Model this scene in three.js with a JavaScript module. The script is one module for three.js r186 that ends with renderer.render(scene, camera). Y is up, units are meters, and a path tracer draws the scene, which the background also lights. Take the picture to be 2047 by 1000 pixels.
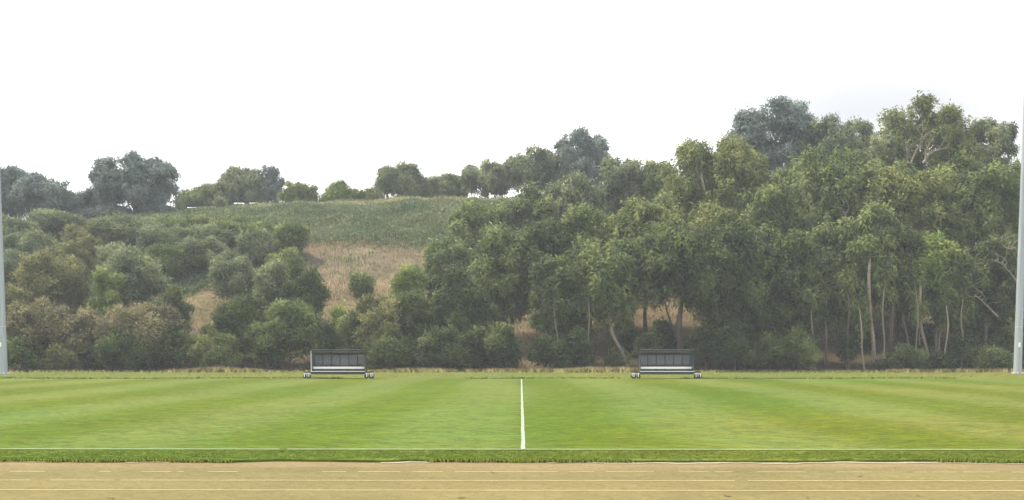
import * as THREE from 'three';
import { mergeGeometries } from 'three/addons/utils/BufferGeometryUtils.js';

// ------------------------------------------------------------------ camera, sky, sun, exposure
const scene = new THREE.Scene();
const F = 2400, PITCH = 4.2 * Math.PI / 180, YAW = 0.418 * Math.PI / 180, EYE = 1.75, PY = 878, PX = 1023.5, CAMX = -0.045;
const camera = new THREE.PerspectiveCamera(2 * Math.atan(PY / F) * 180 / Math.PI, 2047 / 1756, 0.1, 3000);
camera.position.set(CAMX, EYE, 0);
camera.rotation.order = 'YXZ';
camera.rotation.set(-PITCH, YAW, 0);
camera.setViewOffset(2047, 1756, 0, 0, 2047, 1000);

const renderer = new THREE.WebGLRenderer({ antialias: true });
renderer.toneMapping = THREE.LinearToneMapping;
renderer.toneMappingExposure = 2.0;
renderer.shadowMap.enabled = true;

const SUN = new THREE.Vector3(-0.46, 0.86, -0.16).normalize();
const sun = new THREE.DirectionalLight(0xffeed2, 3.7);
sun.position.copy(SUN).multiplyScalar(200);
sun.target.position.set(0, 0, -60);
sun.position.add(sun.target.position);
sun.castShadow = true;
sun.shadow.radius = 16;
const sc = sun.shadow.camera;
sc.left = -110; sc.right = 110; sc.top = 110; sc.bottom = -110; sc.near = 1; sc.far = 500;
scene.add(sun, sun.target);
scene.fog = new THREE.FogExp2(0xe8f2ff, 0.0005);

// ------------------------------------------------------------------ random numbers and noise
function mulberry(a) {
  return () => { a |= 0; a = a + 0x6D2B79F5 | 0; let t = Math.imul(a ^ a >>> 15, 1 | a); t = t + Math.imul(t ^ t >>> 7, 61 | t) ^ t; return ((t ^ t >>> 14) >>> 0) / 4294967296; };
}
function hash3(i, j, k) {
  let h = Math.imul(i, 374761393) + Math.imul(j, 668265263) + Math.imul(k, 2147483647 ^ 0x5bd1e995) | 0;
  h = Math.imul(h ^ h >>> 13, 1274126177); h ^= h >>> 16;
  return (h >>> 0) / 4294967296;
}
function noise3(x, y, z) {
  const i = Math.floor(x), j = Math.floor(y), k = Math.floor(z);
  let a = x - i, b = y - j, c = z - k;
  a = a * a * (3 - 2 * a); b = b * b * (3 - 2 * b); c = c * c * (3 - 2 * c);
  const l = (p, q, t) => p + (q - p) * t;
  return l(l(l(hash3(i, j, k), hash3(i + 1, j, k), a), l(hash3(i, j + 1, k), hash3(i + 1, j + 1, k), a), b),
    l(l(hash3(i, j, k + 1), hash3(i + 1, j, k + 1), a), l(hash3(i, j + 1, k + 1), hash3(i + 1, j + 1, k + 1), a), b), c);
}
const fbm = (x, y, z, o = 4) => { let s = 0, a = 0.5, n = 0; for (let q = 0; q < o; q++) { s += a * noise3(x, y, z); n += a; a *= 0.5; x = x * 2.03 + 11.3; y = y * 2.03 + 5.1; z = z * 2.03 + 7.7; } return s / n; };
const clamp = (v, a = 0, b = 1) => Math.min(b, Math.max(a, v));
const smooth = (a, b, v) => { const t = clamp((v - a) / (b - a)); return t * t * (3 - 2 * t); };
const lerp = (a, b, t) => a + (b - a) * t;

// overcast sky: bright white cloud with thinner, bluer places and a broad brightening round the veiled sun
{
  const W = 512, H = 256, d = new Float32Array(W * H * 4);
  for (let j = 0; j < H; j++) for (let i = 0; i < W; i++) {
    const el = ((j + 0.5) / H - 0.5) * Math.PI, az = ((i + 0.5) / W - 0.5) * 2 * Math.PI;
    const x = Math.cos(el) * Math.cos(az), z = Math.cos(el) * Math.sin(az), y = Math.sin(el);
    const c = fbm(x * 2.6 + 28.243, y * 5 + 35.152, z * 2.6 + 19.443, 5);
    const thick = smooth(0.20, 0.60, c);
    const s = Math.max(0, x * SUN.x + y * SUN.y + z * SUN.z);
    const glow = 0.55 * Math.pow(s, 3) + 0.8 * Math.pow(s, 14);
    const b = lerp(0.45, 1.10, thick) + glow * 0.75;
    const k = (j * W + i) * 4;
    d[k] = b * lerp(0.93, 1, thick); d[k + 1] = b * lerp(0.96, 1, thick); d[k + 2] = b * lerp(1.0, 1.0, thick); d[k + 3] = 1;
  }
  const t = new THREE.DataTexture(d, W, H, THREE.RGBAFormat, THREE.FloatType);
  t.mapping = THREE.EquirectangularReflectionMapping; t.magFilter = THREE.LinearFilter; t.minFilter = THREE.LinearFilter; t.wrapS = THREE.RepeatWrapping; t.needsUpdate = true;
  scene.background = t; scene.environment = t;
}

// ------------------------------------------------------------------ placing and naming
// the world point seen at pixel (px, py) of the photograph at the distance D in front of the camera
function at(px, py, D) {
  const u = (px - PX) / F, v = (PY - py) / F;
  const d = new THREE.Vector3(u, v * Math.cos(PITCH) - Math.sin(PITCH), -(v * Math.sin(PITCH) + Math.cos(PITCH)));
  d.applyAxisAngle(new THREE.Vector3(0, 1, 0), YAW);
  const t = D / -d.z;
  return new THREE.Vector3(CAMX + d.x * t, EYE + d.y * t, -D);
}
const used = {};
function numbered(n) { const k = used[n] = (used[n] ?? -1) + 1; return k ? `${n}_${String(k).padStart(3, '0')}` : n; }
function tag(o, label, category, group) { o.userData.label = label; o.userData.category = category; if (group) o.userData.group = group; return o; }
function thing(name, label, category, x, y, z, turn = 0, group) {
  const o = new THREE.Group(); o.name = numbered(name); o.position.set(x, y, z); o.rotation.y = turn; scene.add(o);
  return tag(o, label, category, group);
}
function part(name, geo, mat, parent) { const m = new THREE.Mesh(geo, mat); m.name = name; m.castShadow = m.receiveShadow = true; parent.add(m); return m; }
function structure(name, geo, mat) { const m = part(numbered(name), geo, mat, scene); m.userData.kind = 'structure'; return m; }

// ------------------------------------------------------------------ textures
function grainTexture(size, fn, srgb) {
  const d = new Uint8Array(size * size * 4);
  for (let j = 0; j < size; j++) for (let i = 0; i < size; i++) { const v = fn(i / size, j / size), k = (j * size + i) * 4; d[k] = v[0] * 255; d[k + 1] = v[1] * 255; d[k + 2] = v[2] * 255; d[k + 3] = 255; }
  const t = new THREE.DataTexture(d, size, size); t.wrapS = t.wrapT = THREE.RepeatWrapping; t.magFilter = THREE.LinearFilter; t.minFilter = THREE.LinearMipmapLinearFilter; t.generateMipmaps = true;
  if (srgb) t.colorSpace = THREE.SRGBColorSpace; t.needsUpdate = true; return t;
}
// noise that wraps round a unit square
function wrapNoise(u, v, f, seed) { const a = u * 2 * Math.PI, b = v * 2 * Math.PI, r = f / (2 * Math.PI); return noise3(Math.cos(a) * r + seed, Math.sin(a) * r + Math.cos(b) * r * 1.3 + seed * 2.1, Math.sin(b) * r * 1.3 + seed * 0.7); }
const tGrass = grainTexture(512, (u, v) => { const a = wrapNoise(u, v, 90, 3), b = wrapNoise(u, v, 28, 9), c = wrapNoise(u, v, 200, 5); const g = clamp(0.62 + 0.34 * (a - 0.5) + 0.18 * (b - 0.5) + 0.5 * (c - 0.5)); const y = 0.12 * (wrapNoise(u, v, 40, 21) - 0.5); return [clamp(g + y), g, clamp(g - y)]; });
const tTurf = grainTexture(1024, (u, v) => { const a = wrapNoise(u, v, 44, 63), b = wrapNoise(u, v, 150, 69), c = wrapNoise(u, v, 420, 65), d = wrapNoise(u, v, 18, 67); const g = clamp(0.62 + 0.34 * (a - 0.5) + 0.3 * (b - 0.5) + 0.4 * (c - 0.5) + 0.16 * (d - 0.5)), y = 0.16 * (wrapNoise(u, v, 30, 71) - 0.5); return [clamp(g + y), g, clamp(g - y)]; });
const tSand = grainTexture(512, (u, v) => { const a = wrapNoise(u, v, 60, 13), b = wrapNoise(u, v, 16, 19), c = wrapNoise(u, v, 240, 15); const g = clamp(0.72 + 0.34 * (a - 0.5) + 0.2 * (b - 0.5) + 0.5 * (c - 0.5)); return [g, g, clamp(g - 0.06 * (a - 0.5))]; });
const tBump = grainTexture(512, (u, v) => { const g = clamp(0.5 * wrapNoise(u, v, 120, 33) + 0.5 * wrapNoise(u, v, 260, 37)); return [g, g, g]; });
const tSteel = grainTexture(256, (u, v) => { const g = clamp(0.86 + 0.22 * (wrapNoise(u, v, 14, 41) - 0.5) + 0.1 * (wrapNoise(u, v, 50, 43) - 0.5)); return [g, g, g]; });
const tBark = grainTexture(256, (u, v) => { const g = clamp(0.72 + 0.6 * (wrapNoise(u, v * 0.999, 12, 51) - 0.5) + 0.3 * (wrapNoise(u, v, 44, 53) - 0.5)); return [g, clamp(g * 0.97), clamp(g * 0.92)]; });

// ------------------------------------------------------------------ terrain
const PROFILE = [[0, 0], [103.5, 0], [106, 0.25], [110, 1.5], [118, 4.9], [128, 9.4], [138, 14.3], [150, 18.9], [158, 21.2], [164, 22.1], [172, 22.3], [190, 22.4], [240, 22.4], [320, 21], [900, 10]];
const RIDGE = [[-400, 0.75], [-90, 0.83], [-57, 0.885], [-43, 0.955], [-30, 0.99], [-15, 1.0], [0, 1.02], [40, 1.06], [90, 1.08], [400, 1.0]];
function table(t, v) { if (v <= t[0][0]) return t[0][1]; for (let i = 1; i < t.length; i++) if (v <= t[i][0]) { const s = (v - t[i - 1][0]) / (t[i][0] - t[i - 1][0]); return lerp(t[i - 1][1], t[i][1], s); } return t[t.length - 1][1]; }
function ground(x, z) {
  const D = -z, p = table(PROFILE, D), rise = smooth(103, 112, D);
  return p * table(RIDGE, x) + rise * (1.1 * (fbm(x * 0.07, 0.3, z * 0.07, 3) - 0.5) + 0.5 * (noise3(x * 0.5, 4, z * 0.5) - 0.5)) - 0.06 * (1 - rise);
}
const coverEdge = (x) => 137 + 5 * (fbm(x * 0.09, 2, 7, 3) - 0.5) - 14 * smooth(-27, -36, x);   // where the green cover of the upper slope begins
{
  const xs = [], zs = [];
  for (let x = -620; x < -100; x += 26) xs.push(x);
  for (let x = -100; x < 100; x += 0.8) xs.push(x);
  for (let x = 100; x <= 620; x += 26) xs.push(x);
  for (let z = 60; z > -98; z -= 12) zs.push(z);
  for (let z = -98; z > -180; z -= 0.8) zs.push(z);
  for (let z = -180; z >= -700; z -= 20) zs.push(z);
  const pos = [], col = [], uv = [], idx = [];
  for (const z of zs) for (const x of xs) {
    pos.push(x, ground(x, z), z); uv.push(x / 3, z / 3);
    const D = -z, n = fbm(x * 0.35, 1, z * 0.35, 4), m = fbm(x * 0.09 + 40, 1, z * 0.09, 3);
    const dry = [0.215 + 0.2 * (n - 0.5) + 0.16 * (m - 0.5), 0.175 + 0.15 * (n - 0.5) + 0.12 * (m - 0.5), 0.112 + 0.1 * (n - 0.5)];
    const green = [0.10 + 0.07 * (n - 0.5), 0.12 + 0.06 * (n - 0.5), 0.05];
    const lawn = [0.185 + 0.05 * (n - 0.5), 0.21 + 0.04 * (n - 0.5), 0.06];
    const g = smooth(-1.5, 1.5, D - coverEdge(x) + 5 * (n - 0.5));
    const top = smooth(154, 158, D + 3 * (n - 0.5));
    const flat = 1 - smooth(102, 106, D + 3 * (n - 0.5));
    const litter = Math.max(smooth(-2, 4, x) * (1 - smooth(110, 115, D + 4 * (n - 0.5))), 1 - smooth(105.5, 108, D + 2 * (n - 0.5))) * (1 - flat);
    for (let q = 0; q < 3; q++) { let c = lerp(lerp(dry[q], green[q], g), [0.10, 0.085, 0.055][q] * (0.7 + 0.6 * n), litter * 0.9); c = lerp(c, [0.22, 0.2, 0.1][q], top * 0.8); col.push(lerp(c, lawn[q], flat)); }
  }
  const nx = xs.length;
  for (let j = 0; j < zs.length - 1; j++) for (let i = 0; i < nx - 1; i++) { const a = j * nx + i; idx.push(a, a + 1, a + nx + 1, a, a + nx + 1, a + nx); }
  const g = new THREE.BufferGeometry();
  g.setAttribute('position', new THREE.Float32BufferAttribute(pos, 3)); g.setAttribute('color', new THREE.Float32BufferAttribute(col, 3)); g.setAttribute('uv', new THREE.Float32BufferAttribute(uv, 2));
  g.setIndex(idx); g.computeVertexNormals();
  structure('terrain', g, new THREE.MeshPhysicalMaterial({ vertexColors: true, map: tGrass, bumpMap: tBump, bumpScale: 0.04, roughness: 1, specularIntensity: 0.12 }));
}

// playing field: a turf slab with a ragged near edge, mown in soft bands along the halfway line
const EDGE = 19.4, FAR = 97;
const edgeAt = (x) => EDGE + 0.34 * (fbm(x * 0.33 + 9, 3, 2, 3) - 0.5) + 0.2 * (noise3(x * 1.7, 1, 5) - 0.5) + 0.12 * (noise3(x * 5.3, 1, 5) - 0.5);
function turfColor(x, z) {
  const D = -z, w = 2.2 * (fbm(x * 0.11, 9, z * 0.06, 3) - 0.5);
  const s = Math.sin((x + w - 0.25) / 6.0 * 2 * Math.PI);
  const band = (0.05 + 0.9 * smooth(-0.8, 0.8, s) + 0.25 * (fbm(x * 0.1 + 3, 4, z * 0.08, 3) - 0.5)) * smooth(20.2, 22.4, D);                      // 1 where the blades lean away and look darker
  const patch = fbm(x * 0.22 + 5, 2, z * 0.1, 4) - 0.5, fine = fbm(x * 1.7, 6, z * 1.2, 3) - 0.5;
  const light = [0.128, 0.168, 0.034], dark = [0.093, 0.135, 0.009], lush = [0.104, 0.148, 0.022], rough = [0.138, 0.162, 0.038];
  const l = 1 - smooth(20.7, 21.5, D + 1.4 * fine), r = smooth(73, 80, D + 8 * patch), out = [];
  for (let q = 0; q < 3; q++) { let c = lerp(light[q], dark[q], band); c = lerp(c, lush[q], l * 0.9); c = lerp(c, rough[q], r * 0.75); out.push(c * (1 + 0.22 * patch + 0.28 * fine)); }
  out[0] *= 1 + 0.5 * (fbm(x * 0.12 + 31, 8, z * 0.07, 3) - 0.5);
  return out;
}
{
  const xs = []; for (let x = -62; x <= 62.01; x += (Math.abs(x) < 12 ? 0.12 : 0.4)) xs.push(x);
  const ds = [0, 0.12, 0.3, 0.6]; for (let d = 1; d < 12; d += 0.4) ds.push(d); for (let d = 12; d <= FAR - EDGE; d += 1) ds.push(d);
  const pos = [], col = [], uv = [], idx = [], nx = xs.length;
  const row = (f) => { for (const x of xs) { const [y, z] = f(x); pos.push(x, y, z); col.push(...turfColor(x, z)); uv.push(x / 7, z / 7 + y); } };
  row((x) => [-0.075, -edgeAt(x) - 0.02]);
  row((x) => [-0.012, -edgeAt(x)]);
  for (const d of ds.slice(1)) row((x) => [0, -lerp(edgeAt(x), EDGE, smooth(0, 1.5, d)) - d]);
  for (let j = 0; j < pos.length / 3 / nx - 1; j++) for (let i = 0; i < nx - 1; i++) { const a = j * nx + i; idx.push(a, a + 1, a + nx + 1, a, a + nx + 1, a + nx); }
  const g = new THREE.BufferGeometry();
  g.setAttribute('position', new THREE.Float32BufferAttribute(pos, 3)); g.setAttribute('color', new THREE.Float32BufferAttribute(col, 3)); g.setAttribute('uv', new THREE.Float32BufferAttribute(uv, 2));
  g.setIndex(idx); g.computeVertexNormals();
  structure('playing_field', g, new THREE.MeshPhysicalMaterial({ vertexColors: true, map: tTurf, bumpMap: tBump, bumpScale: 0.012, roughness: 1, specularIntensity: 0.12 }));
}
function sheet(x0, x1, z0, z1, y, nx, nz, colorAt, uvs) {
  const g = new THREE.PlaneGeometry(x1 - x0, Math.abs(z1 - z0), nx, nz); g.rotateX(-Math.PI / 2); g.translate((x0 + x1) / 2, y, (z0 + z1) / 2);
  const p = g.attributes.position, c = new Float32Array(p.count * 3), u = g.attributes.uv;
  for (let i = 0; i < p.count; i++) { const k = colorAt(p.getX(i), p.getZ(i)); c.set(k, i * 3); u.setXY(i, p.getX(i) / uvs, p.getZ(i) / uvs); }
  g.setAttribute('color', new THREE.BufferAttribute(c, 3)); return g;
}
// running track of tan grit beside the field
const trackColor = (x, z) => { const p = fbm(x * 0.35, 3, z * 1.1, 4) - 0.5, f = fbm(x * 3, 7, z * 3, 3) - 0.5, e = smooth(17.6, 19, -z + 1.4 * p); const k = 1 + 0.34 * p + 0.16 * f; return [lerp(0.180, 0.202, e) * k, lerp(0.158, 0.163, e) * k, lerp(0.070, 0.087, e) * k]; };
structure('running_track', sheet(-62, 62, -20.2, 4, -0.05, 620, 120, trackColor, 1.3), new THREE.MeshPhysicalMaterial({ vertexColors: true, map: tSand, bumpMap: tBump, bumpScale: 0.006, roughness: 1, specularIntensity: 0.12 }));
// faded cream lane lines: each a sheet with worn, broken edges
function wornLine(name, x0, x1, z, w, y, step, wear, seed, mat) {
  const pos = [], idx = [];
  for (let x = x0; x < x1; x += step) {
    const n = 0.6 * fbm(x * 0.9, seed, 3, 3) + 0.4 * noise3(x * 7, seed, 4); if (n < wear) continue;
    const a = w * (0.8 + 0.3 * noise3(x * 6, seed, 1)) / 2, b = w * (0.8 + 0.3 * noise3((x + step) * 6, seed, 1)) / 2, o = pos.length / 3;
    const c0 = z + 0.01 * (noise3(x * 0.6, seed, 8) - 0.5), c1 = z + 0.01 * (noise3((x + step) * 0.6, seed, 8) - 0.5);
    pos.push(x, y, c0 + a, x + step, y, c1 + b, x + step, y, c1 - b, x, y, c0 - a); idx.push(o, o + 1, o + 2, o, o + 2, o + 3);
  }
  const g = new THREE.BufferGeometry(); g.setAttribute('position', new THREE.Float32BufferAttribute(pos, 3));
  g.setAttribute('uv', new THREE.Float32BufferAttribute(pos.flatMap((v, i) => i % 3 === 0 ? [pos[i] / 0.5, pos[i + 2] / 0.5] : []), 2)); g.setIndex(idx); g.computeVertexNormals();
  return structure(name, g, mat);
}
const mCream = new THREE.MeshStandardMaterial({ color: new THREE.Color().setRGB(0.42, 0.36, 0.18), map: tSand, roughness: 1 });
for (const [D, wear] of [[17.8, 0.5], [16.6, 0.33], [15.42, 0.15], [14.22, 0.12], [13.0, 0.2]]) wornLine('lane_line', -40, 40, -D, 0.06, -0.046, 0.09, wear, D, mCream);
// pale dry crust at the foot of the turf
{
  const mCrust = new THREE.MeshStandardMaterial({ color: new THREE.Color().setRGB(0.30, 0.26, 0.18), map: tSand, roughness: 1 });
  const pos = [], idx = [];
  for (let x = -30; x < 30; x += 0.1) {
    if (fbm(x * 0.35 + 3, 5, 1, 3) < 0.42) continue;
    const o = pos.length / 3, e0 = edgeAt(x), e1 = edgeAt(x + 0.1), w0 = 0.14 + 0.12 * noise3(x * 3, 2, 2), w1 = 0.14 + 0.12 * noise3((x + 0.1) * 3, 2, 2);
    pos.push(x, -0.043, -e0 + w0, x + 0.1, -0.043, -e1 + w1, x + 0.1, -0.043, -e1 - 0.01, x, -0.043, -e0 - 0.01); idx.push(o, o + 1, o + 2, o, o + 2, o + 3);
  }
  const g = new THREE.BufferGeometry(); g.setAttribute('position', new THREE.Float32BufferAttribute(pos, 3));
  g.setAttribute('uv', new THREE.Float32BufferAttribute(pos.flatMap((v, i) => i % 3 === 0 ? [pos[i], pos[i + 2]] : []), 2)); g.setIndex(idx); g.computeVertexNormals();
  structure('track_edging', g, mCrust);
}
// white field markings
const mFaint = new THREE.MeshStandardMaterial({ color: new THREE.Color().setRGB(0.29, 0.38, 0.22), map: tGrass, roughness: 1 });
const mPaint = new THREE.MeshStandardMaterial({ color: new THREE.Color().setRGB(0.30, 0.38, 0.285), map: tTurf, roughness: 1 });
{
  const g = wornLine('halfway_line', 21.2, 74, 0, 0.08, 0.012, 0.12, 0.05, 77, mPaint); g.rotation.y = Math.PI / 2;
  wornLine('touchline', -45, 45, -21.2, 0.11, 0.014, 0.07, 0.24, 55, mFaint);
}

// ------------------------------------------------------------------ grass (uncountable)
function bladeTuft(rng, n, h, spread, w) {
  const pos = [], nor = [];
  for (let i = 0; i < n; i++) {
    const a = rng() * 6.283, r = spread * Math.sqrt(rng()), x = r * Math.cos(a), z = r * Math.sin(a), b = rng() * 6.283, l = h * (0.5 + rng() * 0.7), lean = (0.15 + rng() * 0.6) * l, c = rng() * 6.283;
    const dx = Math.cos(b) * w / 2, dz = Math.sin(b) * w / 2;
    pos.push(x - dx, -0.01, z - dz, x + dx, -0.01, z + dz, x + Math.cos(c) * lean, l, z + Math.sin(c) * lean);
    for (let q = 0; q < 3; q++) nor.push(-Math.sin(b) * 0.3, 0.95, Math.cos(b) * 0.3);
  }
  const g = new THREE.BufferGeometry(); g.setAttribute('position', new THREE.Float32BufferAttribute(pos, 3)); g.setAttribute('normal', new THREE.Float32BufferAttribute(nor, 3));
  return g;
}
const mBlade = new THREE.MeshPhysicalMaterial({ color: 0xffffff, roughness: 1, specularIntensity: 0.15, side: THREE.DoubleSide });
function scatter(name, label, geo, spots) {
  const im = new THREE.InstancedMesh(geo, mBlade, spots.length), M = new THREE.Matrix4(), Q = new THREE.Quaternion(), P = new THREE.Vector3(), S = new THREE.Vector3(), Y = new THREE.Vector3(0, 1, 0), C = new THREE.Color();
  spots.forEach(([x, y, z, s, t, c], i) => { M.compose(P.set(x, y, z), Q.setFromAxisAngle(Y, t), S.set(s, s, s)); im.setMatrixAt(i, M); im.setColorAt(i, C.setRGB(...c)); });
  im.name = name; im.castShadow = im.receiveShadow = true; im.userData.kind = 'stuff'; im.userData.label = label; im.userData.category = 'grass'; scene.add(im); return im;
}
{
  const rng = mulberry(11), short = bladeTuft(rng, 16, 0.036, 0.09, 0.009), spots = [];
  const put = (x, D, s) => { const c = turfColor(x, -D), v = 0.85 + 0.45 * rng(); spots.push([x, 0, -D, s * (0.7 + 0.6 * rng()), rng() * 6.28, [c[0] * v * 0.85, c[1] * v * 0.85, c[2] * v * 0.85]]); };
  for (let i = 0; i < 20000; i++) { const D = EDGE + 0.03 + 1.75 * rng(), x = (rng() - 0.5) * 25; put(x, D, 0.42); }
  for (let i = 0; i < 5000; i++) { const x = (rng() - 0.5) * 26, e = edgeAt(x); if (fbm(x * 0.5, 7, 3, 2) < 0.4) continue; spots.push([x, -0.03, -e + 0.02 + 0.03 * rng(), 0.7 + 0.7 * rng(), rng() * 6.28, [0.085 + 0.05 * rng(), 0.12 + 0.05 * rng(), 0.025]]); }
  scatter('grass', 'short green turf blades along the near side of the field', short, spots);
}
{ // longer, paler grass along the far side of the field and at the foot of the trees
  const rng = mulberry(12), long = bladeTuft(rng, 14, 0.34, 0.22, 0.035), spots = [];
  for (let i = 0; i < 5200; i++) { const x = (rng() - 0.5) * 110, D = 75.6 + 1.4 * rng() + 0.6 * Math.sin(x * 0.3); if (fbm(x * 0.25, 3, 3, 2) < 0.4) continue; spots.push([x, -0.02, -D, 0.2 + 0.22 * rng(), rng() * 6.28, [0.085 + 0.04 * rng(), 0.11 + 0.04 * rng(), 0.03]]); }
  for (let i = 0; i < 15000; i++) { const D = 80 + 22 * rng(), x = (rng() - 0.5) * 118; const b = rng(); spots.push([x, -0.05, -D, 0.16 + 0.2 * rng(), rng() * 6.28, [0.15 + 0.1 * b, 0.185 + 0.06 * b, 0.05 + 0.03 * b]]); }
  for (let i = 0; i < 6000; i++) { const x = (rng() - 0.5) * 118, D = 100.5 + 3.5 * rng(), t = fbm(x * 0.12, 9, 1, 3), b = rng(); spots.push([x, -0.05, -D, 0.3 + 3.0 * Math.max(0, t - 0.5) + 0.4 * rng(), rng() * 6.28, [0.13 + 0.12 * b, 0.125 + 0.10 * b, 0.06 + 0.04 * b]]); }
  scatter('rough_grass', 'longer pale grass along the foot of the trees', long, spots);
}
{ // dry grass of the slope
  const rng = mulberry(13), dry = bladeTuft(rng, 18, 0.30, 0.38, 0.03), spots = [];
  for (let i = 0; i < 42000; i++) {
    const D = 105 + 56 * rng(), x = (rng() - 0.5) * 0.96 * D; if (D > coverEdge(x) + 1 && rng() < 0.8) continue; if (x > 0 && D < 112 && rng() < 0.93) continue;
    const b = rng(), n = fbm(x * 0.3, 1, D * 0.3, 3), m = fbm(x * 0.16 + 20, 4, D * 0.16, 3) + 0.2 * (rng() - 0.5); spots.push([x, ground(x, -D) - 0.03, -D, 0.5 + 0.9 * rng() * n * 2, rng() * 6.28, m > 0.55 ? [0.13 + 0.06 * b, 0.15 + 0.05 * b, 0.07 + 0.03 * b] : [0.16 + 0.14 * b * n * 2, 0.125 + 0.11 * b * n * 2, 0.08 + 0.075 * b * n * 2]]);
  }
  scatter('dry_grass', 'dry tan grass covering the slope between the shrubs', dry, spots);
}

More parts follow.
